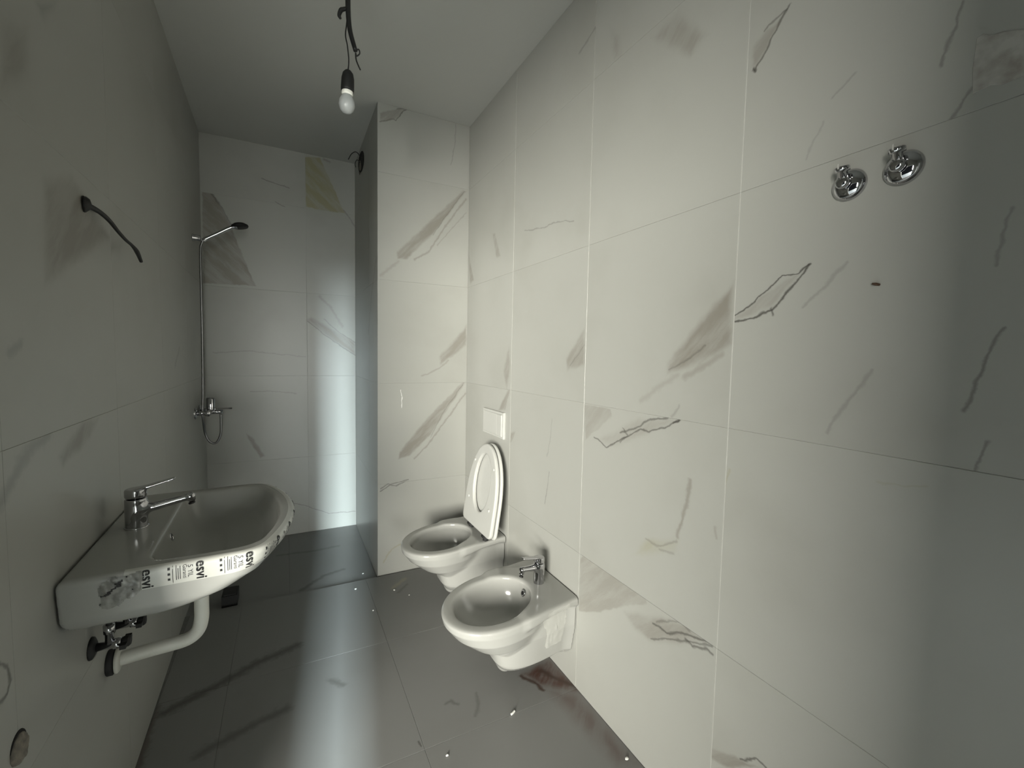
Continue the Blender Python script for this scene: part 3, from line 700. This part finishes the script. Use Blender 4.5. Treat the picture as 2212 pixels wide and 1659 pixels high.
# ------------------------------------------------------------------ shower fittings in the niche, on the left wall
XS = XL0+SL*3.05
mx = thing('shower_mixer', 'chrome shower mixer on the left wall of the shower niche', 'mixer tap', (XS, 3.05, 0.925))
v, f = join(lathe([(0.0165, -0.095), (0.0175, -0.09), (0.0175, 0.09), (0.0165, 0.095)], (0.062, 0, 0), (0, 1, 0)),
            lathe([(0.012, 0), (0.012, 0.062)], (0, -0.075, 0), (1, 0, 0)), lathe([(0.012, 0), (0.012, 0.062)], (0, 0.075, 0), (1, 0, 0)),
            lathe([(0.022, 0.0), (0.023, 0.01), (0.023, 0.070), (0.019, 0.076)], (0.066, 0, 0.004), (0, 0, 1)),
            lathe([(0.013, 0.0), (0.011, 0.066)], (0.06, 0, -0.003), (1, 0, 0)))
link_mesh('body', v, f, M_chrome, mx)
for s in (-0.075, 0.075):
    v, f = lathe([(0.033, 0), (0.033, 0.005), (0.020, 0.012), (0.014, 0.013)], (0.0004, s, 0), (1, 0, 0)); link_mesh('rosette', v, f, M_chrome, mx)
v, f = rbox(-0.011, 0.011, -0.004, 0.004, -0.160, 0.160); 
v = [(0.086+(0.085 if p[0] < 0 else 0), p[1], p[2]+0.016) for p in v]
link_mesh('lever', v, f, M_plastic if False else M_chrome, mx, smooth=False)
hd = thing('shower_holder', 'chrome wall bracket holding the hand shower in the niche', 'bracket', (XS, 3.05, 1.908))
v, f = lathe([(0.021, 0.0004), (0.021, 0.004), (0.0165, 0.007), (0.0165, 0.036), (0.014, 0.040)], (0, 0, 0), (1, 0, 0)); link_mesh('bracket', v, f, M_chrome, hd)
hs = thing('hand_shower', 'chrome hand shower with a steel hose looping below the mixer, in the niche', 'hand shower', (XS+0.052, 3.05, 1.908))
v, f = tube([(0, 0, -0.012), (0.012, 0, 0.0), (0.06, 0, 0.032), (0.130, 0, 0.079), (0.162, 0, 0.092)], [0.0125, 0.0115, 0.0105, 0.011, 0.013], 16, 8); link_mesh('handle', v, f, M_chrome, hs)
v, f = lathe([(0.012, -0.018), (0.028, -0.014), (0.043, -0.004), (0.045, 0.002), (0.042, 0.008)], (0.176, 0, 0.096), (0.16, -0.05, -1), 28); link_mesh('head', v, f, M_black, hs)
v, f = tube([(0.062, 0, -1.0), (0.062, 0, -1.07), (0.058, 0, -1.125), (0.036, 0, -1.168), (0.006, 0, -1.160), (-0.016, 0, -1.11), (-0.020, -0.03, -1.03), (-0.021, -0.034, -0.97),
             (-0.019, -0.02, -0.86), (-0.018, 0, -0.6), (-0.017, 0, -0.3), (-0.016, 0, -0.08), (-0.010, 0, -0.03), (-0.001, 0, -0.010)], 0.0062, 10, 16, 0.05)
link_mesh('hose', v, f, M_hose, hs)

# ------------------------------------------------------------------ bare bulb hanging from the ceiling
BX, BY = 0.1935, 1.6535
pb = thing('pendant_bulb', 'unlit frosted bulb in a black lampholder hanging from the ceiling by a wire', 'lamp', (BX, BY, 2.10))
v, f = lathe([(0.004, 0.0), (0.014, 0.004), (0.022, 0.013), (0.0265, 0.027), (0.0245, 0.042), (0.019, 0.054), (0.0165, 0.060)], (0, 0, 0), (0.04, 0, 1), 32)
blb = link_mesh('bulb', v, f, M_bulb, pb)
v, f = lathe([(0.0165, 0.056), (0.0185, 0.066), (0.0185, 0.078)], (0, 0, 0), (0.04, 0, 1)); link_mesh('collar', v, f, M_base, blb)
v, f = lathe([(0.0205, 0.072), (0.0215, 0.080), (0.0205, 0.115), (0.017, 0.132), (0.010, 0.141), (0.005, 0.144)], (0, 0, 0), (0.04, 0, 1)); link_mesh('lamp_holder', v, f, M_black, pb)
v, f = tube([(0.006, 0.0045, 0.142), (0.0085, 0.005, 0.18), (0.0045, 0.006, 0.225), (-0.001, 0.01, 0.262), (0.004, 0.015, 0.31), (0.006, 0.02, 0.37), (0.008, 0.023, 0.5325)], 0.0021, 8); link_mesh('wire', v, f, M_cable, pb)
v, f = tube([(0.0125, 0.024, 0.5325), (0.0085, 0.021, 0.385), (0.0125, 0.012, 0.29), (0.0295, -0.002, 0.213)], [0.0088, 0.0085, 0.008, 0.0072], 12); link_mesh('cable', v, f, M_cable, pb)
v, f = tube([(0.0285, -0.002, 0.216), (0.040, -0.004, 0.219), (0.0425, -0.005, 0.206), (0.033, -0.004, 0.196), (0.030, -0.003, 0.205), (0.031, -0.004, 0.185), (0.036, -0.005, 0.170), (0.0445, -0.007, 0.152)], 0.0024, 8); link_mesh('wire_tail', v, f, M_cable, pb)
v, f = tube([(0.004, 0.02, 0.355), (-0.007, 0.022, 0.350), (-0.014, 0.023, 0.345), (-0.0195, 0.024, 0.328), (-0.015, 0.024, 0.318)], [0.006, 0.0065, 0.0075, 0.006, 0.004], 8); link_mesh('wire_knot', v, f, M_cable, pb)

# ------------------------------------------------------------------ loose cable on the left wall, wiring hole in the niche
lc = thing('wall_cable', 'black cable stub poking out of the left wall above the washbasin', 'cable', (XL0+SL*1.4117, 1.4117, 1.6227))
v, f = lathe([(0.019, 0.0005), (0.018, 0.004), (0.012, 0.011), (0.006, 0.014)], (0, 0, 0), (1, 0.2, 0), 14)
v = [Vector(p)+Vector((0, 1, 1))*noise.noise(Vector(p)*200)*0.004 for p in v]; link_mesh('outlet_plug', v, f, M_black, lc)
v, f = tube([(0.004, 0.002, 0), (0.0138, 0.053, -0.0024), (0.021, 0.095, -0.012), (0.0269, 0.1353, -0.0284), (0.031, 0.18, -0.040), (0.0349, 0.2187, -0.0463), (0.0385, 0.25, -0.058), (0.0383, 0.290, -0.0787)], [0.0068, 0.006, 0.0052, 0.0045, 0.0042, 0.0042, 0.006, 0.0045], 10); link_mesh('cable', v, f, M_cable, lc)
wh = thing('wiring_hole', 'dark round wiring hole with loose wires high on the niche side wall', 'hole', (XP-0.0003, 3.10, 2.530))
v, f = lathe([(0.064, 0), (0.063, 0.003), (0.054, 0.0045), (0.052, 0.0015), (0.010, 0.001)], (0, 0, 0), (-1, 0, 0), 28); v = [(p[0], p[1]*1.8, p[2]+0.25*p[1]) for p in v]; link_mesh('box_ring', v, f, M_hole, wh)
v, f = lathe([(0.045, 0.0025), (0.020, 0.003)], (0, 0.045, -0.02), (-1, 0, 0), 20); link_mesh('plaster_rim', v, f, M_mortar, wh)
v, f = tube([(-0.002, 0.0, 0.03), (-0.03, 0.01, 0.06), (-0.055, 0.03, 0.052), (-0.075, 0.05, 0.018)], 0.0028, 8); link_mesh('wire', v, f, M_cable, wh)
v, f = tube([(-0.002, 0.02, 0.0), (-0.022, 0.03, 0.02), (-0.034, 0.035, -0.005), (-0.030, 0.03, -0.03)], 0.0024, 8); link_mesh('wire', v, f, M_cable, wh)

# ------------------------------------------------------------------ on the right wall near the camera
for y, z, lab in ((0.4865, 1.630, 'chrome valve rosette on the right wall, the one farther from the camera'),
                  (0.4015, 1.632, 'chrome valve rosette on the right wall, the one nearer the camera and the plaster patch')):
    cv = thing('concealed_valve', lab, 'valve', (XR-0.0003, y, z), 'concealed valves on the right wall')
    v, f = lathe([(0.0300, 0), (0.0300, 0.003), (0.0285, 0.0065), (0.0245, 0.011), (0.018, 0.0148), (0.0115, 0.017)], (0, 0, 0), (-1, 0, 0), 40); link_mesh('rosette', v, f, M_chrome, cv)
    v, f = join(lathe([(0.0115, 0.014), (0.0115, 0.030), (0.0095, 0.033), (0.005, 0.034)], (0, 0, 0), (-1, 0, 0), 24),
                lathe([(0.0085, 0.0), (0.0085, 0.020), (0.0125, 0.021), (0.0125, 0.0285), (0.011, 0.030)], (-0.024, 0, 0), (-0.25, 0, 1), 24))
    sp = link_mesh('spindle', v, f, M_chrome, cv)
    v, f = box((-0.0452, -0.0012, 0.0215), (-0.0432, 0.0012, 0.031)); link_mesh('slot', v, f, M_plastic, sp, smooth=False)
v, f = tube([(0, 0, 0), (-0.006, 0.0035, 0.001), (-0.010, 0.0075, 0.002)], [0.0022, 0.0028, 0.0018], 8)
o = link_mesh('wall_plug', v, f, M_wood, None, loc=(XR, 0.4256, 1.4298)); tag(o, 'tiny brown wall plug sticking out below the two chrome valves', 'plug')
pts = [(0.3194, 1.8022), (0.311, 1.806), (0.3011, 1.7981), (0.290, 1.797), (0.2683, 1.7847), (0.24, 1.786), (0.215, 1.77), (0.218, 1.725), (0.245, 1.708), (0.2639, 1.7161), (0.2858, 1.7141), (0.300, 1.720), (0.3195, 1.7185), (0.3205, 1.76)]
pts = [(y+0.0012*math.sin(i*7.3), z+0.0012*math.cos(i*5.1)) for i, (y, z) in enumerate(pts)]; n = len(pts)
V = [(-0.0003, y, z) for y, z in pts]+[(-0.0018, 0.268+(y-0.268)*0.985, 1.757+(z-1.757)*0.98) for y, z in pts]
Fc = [tuple(range(n)), tuple(range(2*n-1, n-1, -1))]+[(i, (i+1) % n, n+(i+1) % n, n+i) for i in range(n)]
o = link_mesh('plaster_patch', V, Fc, M_patch, None, smooth=False, loc=(XR, 0, 0)); tag(o, 'pale ragged plaster patch on the right wall at the top right corner of the photo', 'patch')

# ------------------------------------------------------------------ pipe outlet low on the left wall, block on the shower floor
po = thing('pipe_outlet', 'rough mortar-plugged pipe outlet low on the left wall near the camera', 'pipe outlet', (XL0+SL*1.0, 1.0, 0.604))
PS = 0.76
v, f = lathe([(0.034*PS, 0.0004), (0.033*PS, 0.0015), (0.028*PS, 0.0015)], (0, 0.001, 0.003), (1, 0, 0), 28); link_mesh('dark_rim', v, f, M_hole, po)
v, f = lathe([(0.0325*PS, 0.0004), (0.032*PS, 0.003), (0.029*PS, 0.0055), (0.021*PS, 0.006), (0.012*PS, 0.0048), (0.004*PS, 0.0045)], (0, 0, -0.001), (1, 0, 0), 32)
v = [Vector(p)+Vector((max(p[0], 0)*noise.noise(Vector(p)*120)*0.6, noise.noise(Vector(p)*90)*0.003, noise.noise(Vector(p)*90+Vector((5, 5, 5)))*0.003)) for p in v]
link_mesh('mortar_plug', v, f, M_mortar, po)
def chunk(nm, loc, size, m, seed, lab, cat, group=None, sq=(1, 1, 1)):
    bm = bmesh.new(); bmesh.ops.create_icosphere(bm, subdivisions=2, radius=1.0)
    V = []
    for q in bm.verts:
        c = q.co*(1+0.35*noise.noise(q.co*1.3+Vector((seed, seed*2, 1)))); V.append((c.x*size*sq[0], c.y*size*sq[1], c.z*size*sq[2]))
    Fc = [tuple(x.index for x in q.verts) for q in bm.faces]; bm.free()
    lowz = min(p[2] for p in V); V = [(p[0], p[1], p[2]-lowz) for p in V]
    return tag(link_mesh(nm, V, Fc, m, None, loc=loc), lab, cat, group)
v, f = box((-0.034, -0.05, 0), (0.034, 0.05, 0.055)); v, f = join((v, f), box((-0.026, -0.042, 0.055), (0.026, 0.042, 0.060)))
o = link_mesh('dark_block', v, f, M_black, None, smooth=False, loc=(-0.272, 2.60, -0.014)); tag(o, 'small black block on the shower floor, half hidden behind the washbasin', 'block')
G = 'plaster crumbs on the floor'
for i, (x, y, z, s, lab) in enumerate((
        (0.384, 2.611, -0.014, 0.0048, 'white plaster crumb inside the shower niche beside the pier'),
        (0.318, 2.425, 0, 0.0048, 'white plaster crumb just outside the shower step'),
        (0.505, 2.327, 0, 0.0045, 'white plaster crumb on the floor between the pier and the toilet'),
        (0.369, 2.180, 0, 0.0038, 'white plaster crumb in the band of light, left of the toilet'),
        (0.954, 0.9985, 0, 0.0055, 'round white plaster crumb against the right wall at the bottom of the photo'),
        (0.4425, 1.262, 0, 0.004, 'tiny white plaster crumb near the bottom centre of the photo'),
        (0.565, 2.245, 0, 0.003, 'tiny white plaster crumb below the toilet bowl'))):
    chunk('plaster_crumb', (x, y, z), s, M_crumb, i*3.7, lab, 'debris', G, (1.25, 0.9, 0.75))
v, f = tube([(-0.009, -0.004, 0.0038), (0, 0, 0.0038), (0.009, 0.0045, 0.0038)], 0.0038, 12); 
o = link_mesh('plastic_peg', v, f, M_crumb, None, loc=(0.708, 1.318, 0)); tag(o, 'short white peg lying on the floor in front of the bidet', 'peg')
